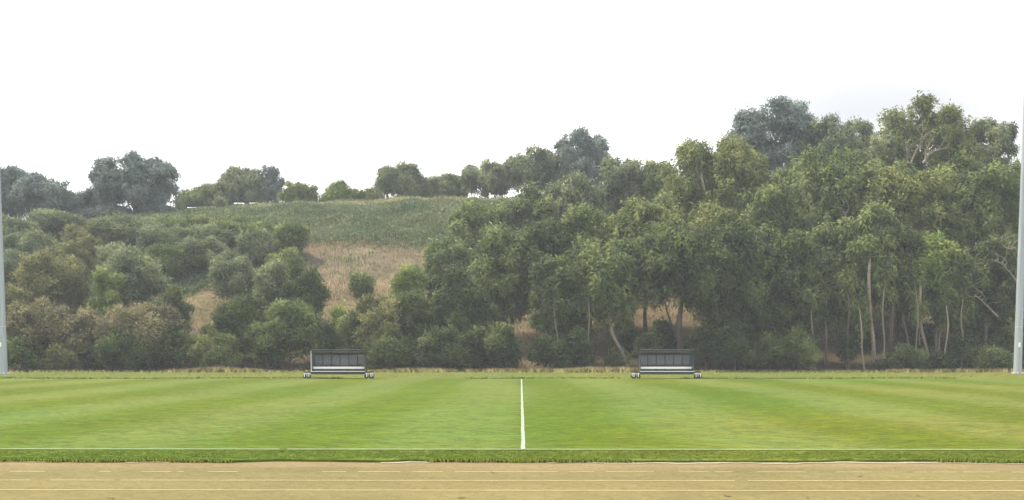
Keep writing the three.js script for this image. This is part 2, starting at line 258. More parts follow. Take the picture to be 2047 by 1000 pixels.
// ------------------------------------------------------------------ foliage
const mLeaf = new THREE.MeshPhysicalMaterial({ vertexColors: true, roughness: 0.95, specularIntensity: 0.25, transmission: 0.3, thickness: 0, side: THREE.DoubleSide });
const PAL = {   // albedo of old and young leaves of each kind
  olive: [[0.105, 0.115, 0.045], [0.245, 0.245, 0.098]],
  brown: [[0.110, 0.105, 0.055], [0.235, 0.215, 0.110]],
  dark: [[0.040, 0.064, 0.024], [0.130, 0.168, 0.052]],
  green: [[0.070, 0.108, 0.036], [0.215, 0.260, 0.085]],
  fresh: [[0.100, 0.155, 0.034], [0.250, 0.300, 0.075]],
  gum: [[0.100, 0.135, 0.072], [0.230, 0.265, 0.130]],
  blue: [[0.105, 0.145, 0.135], [0.205, 0.245, 0.215]],
  gold: [[0.095, 0.125, 0.038], [0.250, 0.272, 0.088]],
};
function crownGeometry(rng, lobes, o) {
  // sprays of leaves on the shells of the lobes (and some inside), each leaf one small pointed face
  const pal = PAL[o.pal], L = o.leaf, W = L * (o.slim ?? 0.5), seed = rng() * 100;
  const area = lobes.map(([, , , a, b, c]) => Math.pow((Math.pow(a * b, 1.6) + Math.pow(a * c, 1.6) + Math.pow(b * c, 1.6)) / 3, 1 / 1.6) * 12.57);
  const total = area.reduce((a, b) => a + b, 0), want = Math.min(o.most ?? 40000, total * (o.dens ?? 1.5) / (L * W / 2));
  const pos = new Float32Array(want * 9 + 200), col = new Float32Array(want * 9 + 200), nor = new Float32Array(want * 9 + 200); let n = 0, tries = 0;
  const up = o.droop ? -0.75 : 0.25;
  while (n < want && tries++ < want * 3) {
    let r = rng() * total, k = 0; while (k < lobes.length - 1 && r > area[k]) r -= area[k++];
    const l = lobes[k]; let x = rng() * 2 - 1, y = rng() * 2 - 1, z = rng() * 2 - 1; const m = Math.hypot(x, y, z); if (m > 1 || m < 0.05) continue; x /= m; y /= m; z /= m;
    if (y < -0.3 && rng() < 0.45) continue;
    const inner = rng() < (o.inner ?? 0.24); let rr = inner ? 0.35 + 0.38 * rng() : 0.78 + 0.5 * rng() * rng() + 0.1 * rng();
    rr *= 1 + (o.rag ?? 1.0) * (fbm(x * 1.7 + k * 3.1 + seed, y * 1.7, z * 1.7 + seed, 2) - 0.5);
    const cx = l[0] + x * l[3] * rr, cy = l[1] + y * l[4] * rr, cz = l[2] + z * l[5] * rr;
    let hidden = false;
    if (!inner) for (let q = 0; q < lobes.length; q++) if (q !== k) { const g = lobes[q], e = ((cx - g[0]) / g[3]) ** 2 + ((cy - g[1]) / g[4]) ** 2 + ((cz - g[2]) / g[5]) ** 2; if (e < 0.5) { hidden = true; break; } }
    if (hidden && rng() < 0.85) continue;
    const gap = fbm(cx * (o.gf ?? 1.1) + seed, cy * (o.gf ?? 1.1) * 1.2, cz * (o.gf ?? 1.1) + seed, 2);
    if (gap < (o.gap ?? 0.42) && (o.airy || !inner)) continue;
    const tone = clamp(0.30 + 1.5 * (noise3(cx * 0.8 + seed, cy * 0.8 + 7, cz * 0.8) - 0.5) + 0.4 * (rng() - 0.5));
    const count = 5 + (rng() * 6 | 0), sr = o.spray ?? 0.36;
    for (let q = 0; q < count && n < want; q++) {
      const px = cx + (rng() + rng() - 1) * sr, py = cy + (rng() + rng() - 1) * sr - (o.droop ? rng() * 0.6 : 0), pz = cz + (rng() + rng() - 1) * sr;
      // leaf axis t and width w
      let tx = x * 0.5 + rng() * 2 - 1, ty = y * 0.5 + up + (rng() * 2 - 1) * 0.8, tz = z * 0.5 + rng() * 2 - 1; let q1 = Math.hypot(tx, ty, tz) || 1; tx /= q1; ty /= q1; tz /= q1;
      let nx = x * 1.2 + rng() * 1.4 - 0.7, ny = y * 1.2 + 0.3 + rng() * 1.4 - 0.7, nz = z * 1.2 + rng() * 1.4 - 0.7;
      let wx = ty * nz - tz * ny, wy = tz * nx - tx * nz, wz = tx * ny - ty * nx; q1 = Math.hypot(wx, wy, wz) || 1; const s = 0.65 + 0.7 * rng(), hw = W * s / 2 / q1, hl = L * s;
      const i = n * 9, v = 0.82 + 0.36 * rng(), t2 = clamp(tone + 0.35 * (rng() - 0.5));
      pos[i] = px - wx * hw; pos[i + 1] = py - wy * hw; pos[i + 2] = pz - wz * hw; pos[i + 3] = px + wx * hw; pos[i + 4] = py + wy * hw; pos[i + 5] = pz + wz * hw; pos[i + 6] = px + tx * hl; pos[i + 7] = py + ty * hl; pos[i + 8] = pz + tz * hl;
      // the face turns outward, and its normal leans toward that of the clump it grows on
      let gx = wy * tz - wz * ty, gy = wz * tx - wx * tz, gz = wx * ty - wy * tx; q1 = Math.hypot(gx, gy, gz) || 1; gx /= q1; gy /= q1; gz /= q1;
      if (gx * x + gy * y + gz * z < 0) { gx = -gx; gy = -gy; gz = -gz; for (let e = 0; e < 3; e++) { const u = pos[i + e]; pos[i + e] = pos[i + 3 + e]; pos[i + 3 + e] = u; } }
      gx = gx * 0.8 + x * 0.55; gy = gy * 0.8 + y * 0.55 + 0.12; gz = gz * 0.8 + z * 0.55; q1 = Math.hypot(gx, gy, gz) || 1;
      for (let e = 0; e < 3; e++) { nor[i + e * 3] = gx / q1; nor[i + e * 3 + 1] = gy / q1; nor[i + e * 3 + 2] = gz / q1; }
      const R = lerp(pal[0][0], pal[1][0], t2) * v, G = lerp(pal[0][1], pal[1][1], t2) * v, B = lerp(pal[0][2], pal[1][2], t2) * v;
      for (let e = 0; e < 3; e++) { col[i + e * 3] = R; col[i + e * 3 + 1] = G; col[i + e * 3 + 2] = B; }
      n++;
    }
  }
  leafTotal += n;
  const g = new THREE.BufferGeometry(); g.setAttribute('position', new THREE.BufferAttribute(pos.slice(0, n * 9), 3)); g.setAttribute('color', new THREE.BufferAttribute(col.slice(0, n * 9), 3)); g.setAttribute('normal', new THREE.BufferAttribute(nor.slice(0, n * 9), 3));
  return g;
}
let leafTotal = 0;
// a tapered, slightly crooked limb through the given points
function limb(pts, r0, r1, sides = 7) {
  const curve = new THREE.CatmullRomCurve3(pts), n = Math.max(4, Math.ceil(curve.getLength() / 0.55)), fr = curve.computeFrenetFrames(n, false), pos = [], uv = [], idx = [];
  for (let i = 0; i <= n; i++) {
    const t = i / n, p = curve.getPointAt(t), r = lerp(r0, r1, t) * (1 + 0.9 * Math.exp(-t * n * 0.55 / (4 * r0 + 0.01)) * 0.45);
    for (let j = 0; j <= sides; j++) { const a = j / sides * 6.28318, k = r * (1 + 0.12 * Math.sin(a * 3 + p.y * 2)); const c = Math.cos(a) * k, s = Math.sin(a) * k; pos.push(p.x + fr.normals[i].x * c + fr.binormals[i].x * s, p.y + fr.normals[i].y * c + fr.binormals[i].y * s, p.z + fr.normals[i].z * c + fr.binormals[i].z * s); uv.push(j / sides, t * n * 0.55 / 1.5); }
  }
  for (let i = 0; i < n; i++) for (let j = 0; j < sides; j++) { const a = i * (sides + 1) + j, b = a + sides + 1; idx.push(a, b, a + 1, b, b + 1, a + 1); }
  const g = new THREE.BufferGeometry(); g.setAttribute('position', new THREE.Float32BufferAttribute(pos, 3)); g.setAttribute('uv', new THREE.Float32BufferAttribute(uv, 2)); g.setIndex(idx); g.computeVertexNormals(); return g;
}
const bark = (r, g, b) => new THREE.MeshStandardMaterial({ color: new THREE.Color().setRGB(r, g, b), map: tBark, bumpMap: tBark, bumpScale: 0.02, roughness: 0.95 });
const BARK = { pale: bark(0.33, 0.30, 0.25), grey: bark(0.22, 0.20, 0.17), brown: bark(0.13, 0.10, 0.08), dark: bark(0.075, 0.065, 0.055), bone: bark(0.30, 0.27, 0.22) };
const V = (x, y, z) => new THREE.Vector3(x, y, z);

// lobes of a crown W wide reaching from y0 to y1
function crownLobes(rng, W, y0, y1, o) {
  const R = W / 2, Hh = (y1 - y0) / 2, yc = (y0 + y1) / 2, dz = o.deep ?? 0.85, n = o.lobes ?? 9, out = [];
  out.push([0, yc - Hh * 0.12, 0, R * (o.core ?? 0.62), Hh * (o.core ?? 0.62), R * dz * (o.core ?? 0.62)]);
  for (let i = 0; i < n; i++) {
    const a = (i + 0.35 * rng()) * 2.39996, h = o.top ? lerp(-0.2, 0.86, (i + 0.5) / n) : lerp(-0.7, 0.86, (i + 0.5) / n);
    const c = Math.sqrt(1 - h * h), s = (o.lobe ?? 0.40) * (0.8 + 0.45 * rng()), k = 1 - s * 0.92;
    const flare = o.flare ? 1 + o.flare * h : 1;
    out.push([Math.cos(a) * c * R * k * flare, yc + h * Hh * k * 1.05, Math.sin(a) * c * R * dz * k * flare, R * s, Math.min(R, Hh * 1.2) * s * (0.8 + 0.3 * rng()), R * s * dz]);
  }
  const big = out.slice(1);
  for (const l of big) for (let q = 0; q < (o.sub ?? 4); q++) {
    const a = rng() * 6.283, h = -0.25 + 1.2 * rng(), c = Math.sqrt(Math.max(0, 1 - Math.min(1, h) ** 2)), s = 0.36 + 0.2 * rng();
    out.push([l[0] + Math.cos(a) * c * l[3] * 0.8, l[1] + Math.min(1, h) * l[4] * 0.75, l[2] + Math.sin(a) * c * l[5] * 0.8, l[3] * s, l[4] * s * 0.85, l[5] * s]);
  }
  // fill the whole span: the topmost lobe reaches y1
  let top = -1e9; for (const l of out) top = Math.max(top, l[1] + l[4]); const k = (y1 - y0) / (top - y0); for (const l of out) { l[1] = y0 + (l[1] - y0) * k; l[4] *= k; }
  return out;
}
// woody skeleton: a stem from the ground into the crown and limbs to its lobes
function skeleton(rng, lobes, o, y0, y1) {
  const gs = [], r = o.r ?? 0.16, fork = V((o.lean ?? 0) * 0.5 + 0.2 * (rng() - 0.5), Math.max(0.4, y0 + (y1 - y0) * 0.12), 0.3 * (rng() - 0.5));
  if (o.stem) gs.push(limb(o.stem, r, r * 0.5)); else gs.push(limb([V(0, -0.3, 0), V(fork.x * 0.3 + 0.15 * (rng() - 0.5), fork.y * 0.5, 0.1 * (rng() - 0.5)), fork, V(lobes[0][0], lobes[0][1] + lobes[0][4] * 0.5, lobes[0][2])], r, r * 0.35));
  const from = o.stem ? o.stem[o.stem.length - 1] : fork;
  lobes.slice(1, 1 + (o.lobes ?? 9)).forEach((l, i) => { if (i % 2) return; const e = V(l[0], l[1] - 0.1 * l[4], l[2]), m = from.clone().lerp(e, 0.5); m.y += 0.12 * (e.y - from.y); m.x += 0.3 * (rng() - 0.5); gs.push(limb([from.clone(), m, e], r * 0.5, r * 0.12, 5)); });
  return mergeGeometries(gs);
}
let seedNo = 100;
// px, D: where it stands; ty: photo row of its top; w: width in photo pixels; by: row of the crown's lower edge (ground if left out)
function plant(name, label, category, group, px, D, ty, w, o = {}) {
  const rng = mulberry(seedNo += 7);
  const b = at(px, ty * 0.65 + 245, D), gy = ground(b.x, -D), top = at(px, ty, D).y - gy, W = w / F * D;
  const y0 = o.by ? Math.max(0.3, at(px, o.by, D).y - gy) : (o.y0 ?? -0.15);
  const t = thing(name, label, category, b.x, gy - 0.05, -D, 0, group);
  const off = o.shift ? o.shift / F * D : 0;
  const lobes = o.own ? o.own(W, y0, top) : crownLobes(rng, W, y0, top, o); for (const l of lobes) l[0] += off;
  if (o.stems) { const p = o.stems.map(([x, y], i) => { const f = i / (o.stems.length - 1), z = (o.sz ?? 0) * (f < 0.75 ? f / 0.75 : 1 - 0.9 * (f - 0.75) / 0.25), q = at(x, y, D - z); return V(q.x - b.x, Math.max(-0.3, q.y - gy), z + 0.2 * (rng() - 0.5)); }); o.stem = p; }
  part('trunk', skeleton(rng, lobes, o, y0, top), BARK[o.bark ?? 'brown'], t);
  part('crown', crownGeometry(rng, lobes, { leaf: 0.30, pal: 'green', ...o }), mLeaf, t);
  for (const br of o.bare ?? []) {      // bare branches standing clear of the leaves, given by photo points and a depth before the trunk
    const gs = [], f = br.z ?? 2.2, p = br.p.map(([x, y]) => { const q = at(x, y, D - f); return V(q.x - b.x, q.y - gy, f + 0.3 * (rng() - 0.5)); });
    gs.push(limb(p, br.r ?? 0.09, (br.r ?? 0.09) * 0.35, 5));
    for (let i = 1; i < p.length * 2; i++) { const c = new THREE.CatmullRomCurve3(p).getPoint(clamp(i / (p.length * 2))), s = 0.6 + rng(); gs.push(limb([c, V(c.x + (rng() - 0.5) * s, c.y + 0.35 * s, c.z + 0.3 * rng()), V(c.x + (rng() - 0.5) * 2 * s, c.y + (0.3 + rng()) * s, c.z + 0.4 * rng())], 0.03, 0.012, 4)); }
    part('bare_branch', mergeGeometries(gs), BARK[br.bark ?? 'bone'], t);
  }
  return t;
}
const shrub = (label, px, D, ty, w, o) => plant('shrub', label, 'shrub', o?.group, px, D, ty, w, { r: 0.07, leaf: 0.24, rag: 1.3, spray: 0.42, gap: 0.46, gf: 0.85, inner: 0.3, core: 0.5, ...o });
const tree = (label, px, D, ty, w, o) => plant('tree', label, 'tree', o?.group, px, D, ty, w, { leaf: 0.34, slim: 0.42, droop: 1, gf: 0.72, inner: 0.3, ...o, gap: (o?.gap ?? 0.43) + 0.035 });
const gum = (label, px, D, ty, w, o) => plant('eucalyptus_tree', label, 'tree', o?.group, px, D, ty, w, { leaf: 0.36, slim: 0.4, droop: 1, gap: 0.42, rag: 0.6, airy: 1, ...o });

// --- trees on the skyline of the left ridge
gum('tall loose gum tree at the left end of the ridge, cut by the photo edge', 12, 160, 330, 120, { by: 450, pal: 'blue', lobes: 14, lobe: 0.32, gap: 0.43, gf: 0.5, r: 0.3, bark: 'grey' });
gum('broad gum tree on the ridge beside the leftmost one, gaps along its right edge', 92, 158, 346, 140, { by: 455, pal: 'blue', lobes: 15, lobe: 0.33, gap: 0.41, gf: 0.55, r: 0.28, bark: 'grey' });
tree('small dense dark tree on the ridge just left of the big lobed gum tree', 184, 162, 373, 74, { pal: 'blue', lobes: 9, r: 0.2 });
gum('largest gum tree on the left ridge, lobed crown with sky showing through', 272, 160, 302, 164, { by: 428, pal: 'blue', lobes: 18, lobe: 0.3, core: 0.55, gap: 0.42, gf: 0.5, r: 0.35, bark: 'dark' });
shrub('thin almost leafless pale shrub on the ridge between gum tree and first car', 358, 166, 386, 24, { pal: 'gum', dens: 0.25, gap: 0.5, bark: 'grey' });
tree('bushy round tree on the ridge behind the arched white car roof', 397, 178, 366, 84, { pal: 'green', lobes: 9, r: 0.15 });
tree('slim pointed tree on the ridge between the car tree and the broad blue one', 440, 176, 358, 46, { pal: 'gum', lobes: 8, gap: 0.42, r: 0.15 });
shrub('narrow upright shrub standing before the ridge, below the slim pointed tree', 442, 157, 396, 22, { pal: 'gum', lobes: 5 });
tree('broad bluish tree on the ridge above the two white cars', 490, 179, 328, 104, { pal: 'gum', lobes: 12, r: 0.2 });
gum('ragged drooping tree joined to the right side of the broad bluish tree', 538, 178, 326, 60, { pal: 'blue', lobes: 10, lobe: 0.32, gap: 0.44, r: 0.18, y0: 0.2 });
tree('low green tree on the ridge, first right of the ragged drooping tree', 583, 170, 358, 44, { pal: 'fresh', lobes: 7, r: 0.12 });
tree('low darker tree touching the low green tree on its right', 612, 171, 362, 52, { pal: 'green', lobes: 7, r: 0.12 });
shrub('spindly sapling on the bare ridge between two low trees', 645, 160, 390, 18, { pal: 'fresh', lobes: 4, dens: 0.7 });
tree('yellow green rounded tree alone on the middle of the bare ridge', 681, 170, 358, 70, { pal: 'fresh', lobes: 9, r: 0.15 });
shrub('low ragged hedge-like shrub on the ridge left of the dense domed tree', 738, 170, 379, 64, { pal: 'green', lobes: 9, lobe: 0.3, gap: 0.42 });
tree('dense dark domed tree on the ridge next to the tilted white board', 801, 165, 318, 92, { pal: 'gum', lobes: 11, core: 0.7, r: 0.25, gap: 0.3 });
tree('wide domed tree on the ridge, next right of the dense domed tree', 884, 168, 344, 100, { pal: 'gum', lobes: 11, r: 0.25 });
gum('tall open gum tree on the ridge above the halfway line', 972, 166, 318, 104, { by: 400, pal: 'gum', lobes: 12, lobe: 0.3, r: 0.28, bark: 'grey' });
gum('gum tree on the ridge a little right of the halfway line', 1068, 164, 292, 122, { by: 400, pal: 'gum', lobes: 12, lobe: 0.31, r: 0.28, bark: 'grey' });
gum('tallest gum tree of the middle ridge, its top above its neighbours', 1164, 162, 253, 112, { by: 390, pal: 'blue', lobes: 13, lobe: 0.3, r: 0.3, bark: 'grey' });

shrub('low bluish shrub under the left half of the largest gum tree', 232, 159, 412, 74, { pal: 'blue', lobes: 8 });
shrub('low bluish shrub under the right half of the largest gum tree', 312, 160, 414, 78, { pal: 'blue', lobes: 8 });
shrub('low bluish shrub under the small dense ridge tree', 165, 159, 418, 76, { pal: 'blue', lobes: 8 });
// --- shrubs of the left slope, upper rows
shrub('grey green bush high on the slope at the left photo edge', 22, 141, 432, 118, { pal: 'gum', lobes: 10 });
shrub('wide dull bush below the broad gum tree on the left ridge', 112, 146, 424, 120, { pal: 'gum', lobes: 10 });
shrub('bush high on the slope under the small dense ridge tree', 178, 139, 446, 92, { pal: 'olive', lobes: 9 });
shrub('broad pale bush high on the slope under the largest gum tree', 262, 140, 432, 150, { pal: 'gum', lobes: 12 });
shrub('low wide bush high on the slope under the arched white car roof', 372, 143, 432, 124, { pal: 'green', lobes: 11 });
shrub('low bush high on the slope under the two white cars', 470, 141, 437, 112, { pal: 'green', lobes: 10 });
shrub('upright dark bush at the upper left corner of the tan grass clearing', 580, 133, 444, 74, { pal: 'green', lobes: 9 });
shrub('dull bush halfway up the slope left of the upright dark bush', 520, 132, 462, 92, { pal: 'gum', lobes: 9 });
shrub('faded olive bush halfway up, above the small tan gap in the shrubs', 412, 131, 476, 108, { pal: 'gum', lobes: 10 });
shrub('dark bush halfway up the slope right of the big dome-shaped grey shrub', 322, 128, 486, 90, { pal: 'green', lobes: 9 });
shrub('greyish bush halfway up at the left photo edge behind the pole', 5, 126, 500, 90, { pal: 'gum', lobes: 8 });
shrub('soft grey bush on the upper left slope below the broad gum tree', 58, 134, 462, 104, { pal: 'gum', lobes: 9 });
shrub('olive bush on the upper left slope behind the dome-shaped grey shrub', 168, 131, 474, 100, { pal: 'olive', lobes: 9 });
shrub('small bush directly behind the dark green shrub of the left slope', 236, 127, 486, 84, { pal: 'gum', lobes: 8 });
shrub('wide low bush on the upper slope right of the pale broad one', 326, 136, 450, 112, { pal: 'gum', lobes: 10 });
shrub('wide low bush on the upper slope straight below the first two white cars', 418, 137, 450, 110, { pal: 'gum', lobes: 10 });
shrub('bush on the upper slope next left of the upright dark bush', 520, 138, 448, 96, { pal: 'green', lobes: 9 });
shrub('pale bush right of the rim above the small tan gap', 456, 125, 506, 72, { pal: 'gum', lobes: 8 });
shrub('dull green bush below the upright dark bush at the clearing', 566, 124, 498, 82, { pal: 'green', lobes: 9 });
// --- middle rows
shrub('big dome-shaped grey green shrub in the middle of the left slope', 102, 118, 495, 146, { pal: 'olive', lobes: 13 });
shrub('dark green shrub with a light left edge beside the dome-shaped grey shrub', 268, 118, 502, 136, { pal: 'gum', lobes: 12 });
shrub('small yellow green shrub tucked between the dome and the dark green shrub', 214, 114, 541, 62, { pal: 'fresh', lobes: 7 });
shrub('dark bush on the left rim of the small tan gap', 344, 112, 576, 70, { pal: 'dark', lobes: 9 });
shrub('small pale round bush close to the pole on the left', 26, 113, 568, 66, { pal: 'olive', lobes: 7 });
shrub('loose bush above the left end of the left shelter, on the middle slope', 472, 119, 512, 92, { pal: 'gum', lobes: 9 });
shrub('rounded bluish bush on the middle slope left of the clearing', 542, 117, 524, 80, { pal: 'gum', lobes: 9 });
shrub('dark bush reaching into the left side of the tan clearing', 607, 114, 534, 92, { pal: 'dark', lobes: 10 });
shrub('small round green bush alone in the middle of the tan clearing', 724, 122.5, 545, 52, { pal: 'green', lobes: 8 });
shrub('light green bush at the right side of the tan clearing', 820, 118, 534, 78, { pal: 'fresh', lobes: 9 });
shrub('small bright bush low in the clearing above the left shelter roof', 678, 112, 604, 34, { pal: 'fresh', lobes: 6 });
shrub('green bush below the small tan gap left of the left shelter', 424, 112, 648, 46, { pal: 'green', lobes: 7 });
// --- front row along the far side of the field, left half
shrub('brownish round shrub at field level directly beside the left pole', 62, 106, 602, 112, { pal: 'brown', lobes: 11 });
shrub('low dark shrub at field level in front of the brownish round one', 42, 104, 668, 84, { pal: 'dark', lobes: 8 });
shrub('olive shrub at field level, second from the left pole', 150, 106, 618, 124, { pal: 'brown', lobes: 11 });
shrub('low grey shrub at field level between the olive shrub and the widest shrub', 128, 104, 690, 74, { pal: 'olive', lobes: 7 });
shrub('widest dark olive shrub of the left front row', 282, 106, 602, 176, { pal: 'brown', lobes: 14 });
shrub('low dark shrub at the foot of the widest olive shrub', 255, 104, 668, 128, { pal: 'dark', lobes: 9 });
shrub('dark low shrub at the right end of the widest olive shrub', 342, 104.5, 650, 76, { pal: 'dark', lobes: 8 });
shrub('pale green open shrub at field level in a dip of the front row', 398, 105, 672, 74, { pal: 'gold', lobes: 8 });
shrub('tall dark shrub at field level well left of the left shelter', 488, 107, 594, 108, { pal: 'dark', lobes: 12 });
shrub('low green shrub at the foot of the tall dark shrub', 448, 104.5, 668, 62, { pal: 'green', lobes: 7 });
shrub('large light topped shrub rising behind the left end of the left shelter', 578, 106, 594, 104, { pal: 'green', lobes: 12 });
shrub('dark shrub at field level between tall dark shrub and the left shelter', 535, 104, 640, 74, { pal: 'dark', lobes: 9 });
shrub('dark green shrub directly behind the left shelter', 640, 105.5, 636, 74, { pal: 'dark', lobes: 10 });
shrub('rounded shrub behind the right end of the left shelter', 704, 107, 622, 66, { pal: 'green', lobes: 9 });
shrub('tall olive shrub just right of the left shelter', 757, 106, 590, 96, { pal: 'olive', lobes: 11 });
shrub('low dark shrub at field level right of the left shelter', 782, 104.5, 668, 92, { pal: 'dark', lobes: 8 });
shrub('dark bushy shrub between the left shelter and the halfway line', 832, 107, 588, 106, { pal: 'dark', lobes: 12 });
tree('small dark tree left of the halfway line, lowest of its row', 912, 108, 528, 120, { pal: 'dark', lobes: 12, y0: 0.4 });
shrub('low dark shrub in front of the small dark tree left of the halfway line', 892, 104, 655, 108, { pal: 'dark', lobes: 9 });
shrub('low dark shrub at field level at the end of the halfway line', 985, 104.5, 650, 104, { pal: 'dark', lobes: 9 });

shrub('tall olive shrub standing behind the dark row at the halfway line end', 975, 111, 610, 70, { pal: 'green', lobes: 9 });

// --- wood on the right: back row
tree('bushy tree standing behind the low tree left of the halfway line', 898, 124, 470, 104, { pal: 'green', lobes: 11 });
tree('leafy tree in the back row behind the end of the halfway line', 960, 130, 400, 130, { pal: 'green', lobes: 12 });
tree('leafy tree in the back row, right of the halfway line', 1055, 132, 370, 140, { pal: 'green', lobes: 12 });
tree('tree with dull top in the back row, left of the right shelter', 1150, 134, 345, 130, { pal: 'gum', lobes: 12 });
tree('tree with flat dark top at the left edge of the right wood skyline', 1248, 138, 306, 112, { pal: 'gum', lobes: 11, gap: 0.43 });
tree('lower skyline tree between the flat dark top and the domed twiggy tree', 1316, 137, 316, 92, { pal: 'green', lobes: 10 });
gum('domed twiggy tree with a pale forked trunk high on the slope', 1432, 124, 274, 206, { sz: 3.2, by: 450, pal: 'gold', lobes: 18, lobe: 0.3, core: 0.5, gap: 0.44, gf: 0.7, r: 0.2, bark: 'pale', stems: [[1422, 500], [1418, 420], [1404, 360], [1400, 335]],
  bare: [{ p: [[1418, 412], [1440, 385], [1446, 350], [1452, 322]], r: 0.1 }, { p: [[1404, 362], [1392, 335], [1402, 308]], r: 0.08 }, { p: [[1410, 380], [1388, 356], [1372, 338]], r: 0.06 }] });
gum('tall dark blue gum tree above the wood, second highest on the skyline', 1546, 146, 194, 178, { by: 372, pal: 'blue', lobes: 20, lobe: 0.3, core: 0.66, gap: 0.41, gf: 0.6, r: 0.3, bark: 'grey', stems: [[1538, 420], [1538, 330], [1543, 290]] });
gum('open topped gum tree with sky gaps between the two highest trees', 1668, 143, 232, 168, { by: 375, pal: 'gum', lobes: 20, lobe: 0.3, core: 0.6, gap: 0.43, gf: 0.6, r: 0.26, bark: 'grey' });
tree('highest tree of the wood, broad dome with bare pale branches below it', 1842, 127, 191, 190, { by: 430, pal: 'gold', lobes: 20, lobe: 0.34, gap: 0.42, r: 0.3, bark: 'grey',
  bare: [{ p: [[1822, 326], [1832, 300], [1846, 276], [1842, 268]], r: 0.08, z: 4.5 }, { p: [[1846, 325], [1860, 306], [1880, 298], [1900, 294]], r: 0.1, z: 4.5 }, { p: [[1850, 322], [1852, 300], [1868, 272]], r: 0.07, z: 4.5 }, { p: [[1815, 325], [1812, 300], [1810, 280]], r: 0.06, z: 4.5 }] });
gum('loose gum tree on the skyline left of the right pole', 1976, 128, 232, 104, { by: 400, pal: 'gum', lobes: 16, lobe: 0.33, core: 0.6, gap: 0.43, gf: 0.6, r: 0.24, bark: 'grey' });
tree('bushy tree behind the right pole', 2040, 118, 318, 90, { pal: 'green', lobes: 10, y0: 2 });
tree('back row tree filling the gap right under the domed twiggy tree', 1500, 132, 338, 140, { pal: 'gum', lobes: 12 });
tree('back row tree behind the domed twiggy tree on its left', 1385, 134, 342, 110, { pal: 'green', lobes: 11 });
tree('back row tree between the tall dark gum and the open topped gum', 1606, 128, 304, 140, { pal: 'green', lobes: 13 });
tree('back row tree on the left flank of the highest dome', 1760, 124, 262, 120, { pal: 'gum', lobes: 12 });
tree('back row tree on the right flank of the highest dome', 1926, 124, 292, 120, { pal: 'green', lobes: 12 });
// --- wood on the right: middle row
tree('dark tree behind the leaning trunk beside the right shelter', 1090, 113, 430, 140, { by: 720, pal: 'dark', lobes: 12, r: 0.18 });
tree('broad green tree over the leaning trunk, left of the right shelter', 1180, 114, 405, 140, { by: 700, pal: 'green', lobes: 12, r: 0.18 });
tree('yellow topped tree above the left end of the right shelter', 1292, 113, 384, 162, { by: 590, pal: 'gold', lobes: 14, r: 0.2, gap: 0.42 });
tree('bushy yellow green tree below the domed twiggy tree', 1428, 112, 400, 154, { by: 690, pal: 'gold', lobes: 13, r: 0.2, gap: 0.42 });
tree('darker tree in the middle row below the tall dark blue gum tree', 1548, 115, 362, 160, { by: 700, pal: 'green', lobes: 13, r: 0.2 });
tree('broad high tree in the middle row below the open topped gum tree', 1672, 116, 285, 196, { by: 660, pal: 'green', lobes: 16, r: 0.24, gap: 0.43, bare: [{ p: [[1700, 470], [1694, 445], [1686, 420]], r: 0.07, z: 4.4 }, { p: [[1626, 420], [1612, 400], [1606, 380]], r: 0.06, z: 4.4 }] });
tree('tree with light leaves in the middle row below the highest tree', 1800, 112, 318, 170, { by: 640, pal: 'gold', lobes: 15, r: 0.22, gap: 0.42 });
tree('dark leaved tree in the middle row, right of the light leaved one', 1910, 114, 326, 172, { by: 570, pal: 'green', lobes: 15, r: 0.22 });
tree('dark tree in the middle row directly left of the right pole', 1996, 112, 318, 130, { by: 700, pal: 'green', lobes: 13, r: 0.2 });
tree('tree standing behind the halfway line end in the middle row', 1005, 113, 450, 130, { by: 720, pal: 'green', lobes: 12, r: 0.18 });
shrub('tall dark shrub standing behind the right shelter and its forked tree', 1330, 109, 640, 60, { pal: 'dark', lobes: 8 });
shrub('dark shrub between leaning trunk and right shelter, further back', 1262, 110, 660, 46, { pal: 'dark', lobes: 7 });
// --- wood on the right: front row with visible trunks
tree('front tree with two slim trunks, midway from halfway line to right shelter', 1120, 106, 500, 126, { by: 710, pal: 'dark', lobes: 11, r: 0.12, bark: 'grey' });
tree('front tree whose pale trunk leans left beside the right shelter', 1210, 106, 470, 138, { sz: 1.5, by: 680, pal: 'green', lobes: 11, r: 0.2, bark: 'grey', stems: [[1256, 748], [1246, 710], [1226, 670], [1214, 620]], gap: 0.42 });
tree('front tree with thick dark forked trunk behind the right shelter', 1372, 106, 432, 216, { sz: 1.6, by: 640, pal: 'dark', lobes: 15, r: 0.36, bark: 'dark', gap: 0.43, stems: [[1358, 748], [1360, 700], [1358, 650], [1364, 590]],
  bare: [{ p: [[1364, 690], [1390, 655], [1402, 622]], r: 0.12, bark: 'grey', z: 0.6 }, { p: [[1358, 680], [1340, 640], [1328, 600]], r: 0.14, bark: 'dark', z: 0.6 }] });
tree('front tree with low dark crown just right of the right shelter', 1482, 106, 440, 150, { by: 710, pal: 'dark', lobes: 12, r: 0.2, bark: 'dark' });
tree('front tree with dense dark crown well right of the right shelter', 1588, 106, 455, 150, { by: 715, pal: 'dark', lobes: 12, r: 0.2, bark: 'dark', gap: 0.43 });
tree('front tree with two thin grey trunks over the gap near the pale trunk', 1664, 107, 440, 114, { sz: 1.8, by: 690, pal: 'green', lobes: 10, r: 0.12, bark: 'grey', gap: 0.42, stems: [[1650, 748], [1652, 690], [1650, 620], [1656, 570]] });
tree('front tree with tall straight pale trunk, the brightest of the wood', 1736, 106.5, 405, 132, { sz: 2.4, by: 650, pal: 'green', lobes: 12, r: 0.2, bark: 'pale', gap: 0.42, stems: [[1748, 748], [1746, 690], [1740, 620], [1738, 540], [1744, 470]],
  bare: [{ p: [[1739, 530], [1734, 500], [1724, 470]], r: 0.07, z: 1.2 }, { p: [[1740, 520], [1746, 490], [1748, 460]], r: 0.06, z: 1.4 }] });
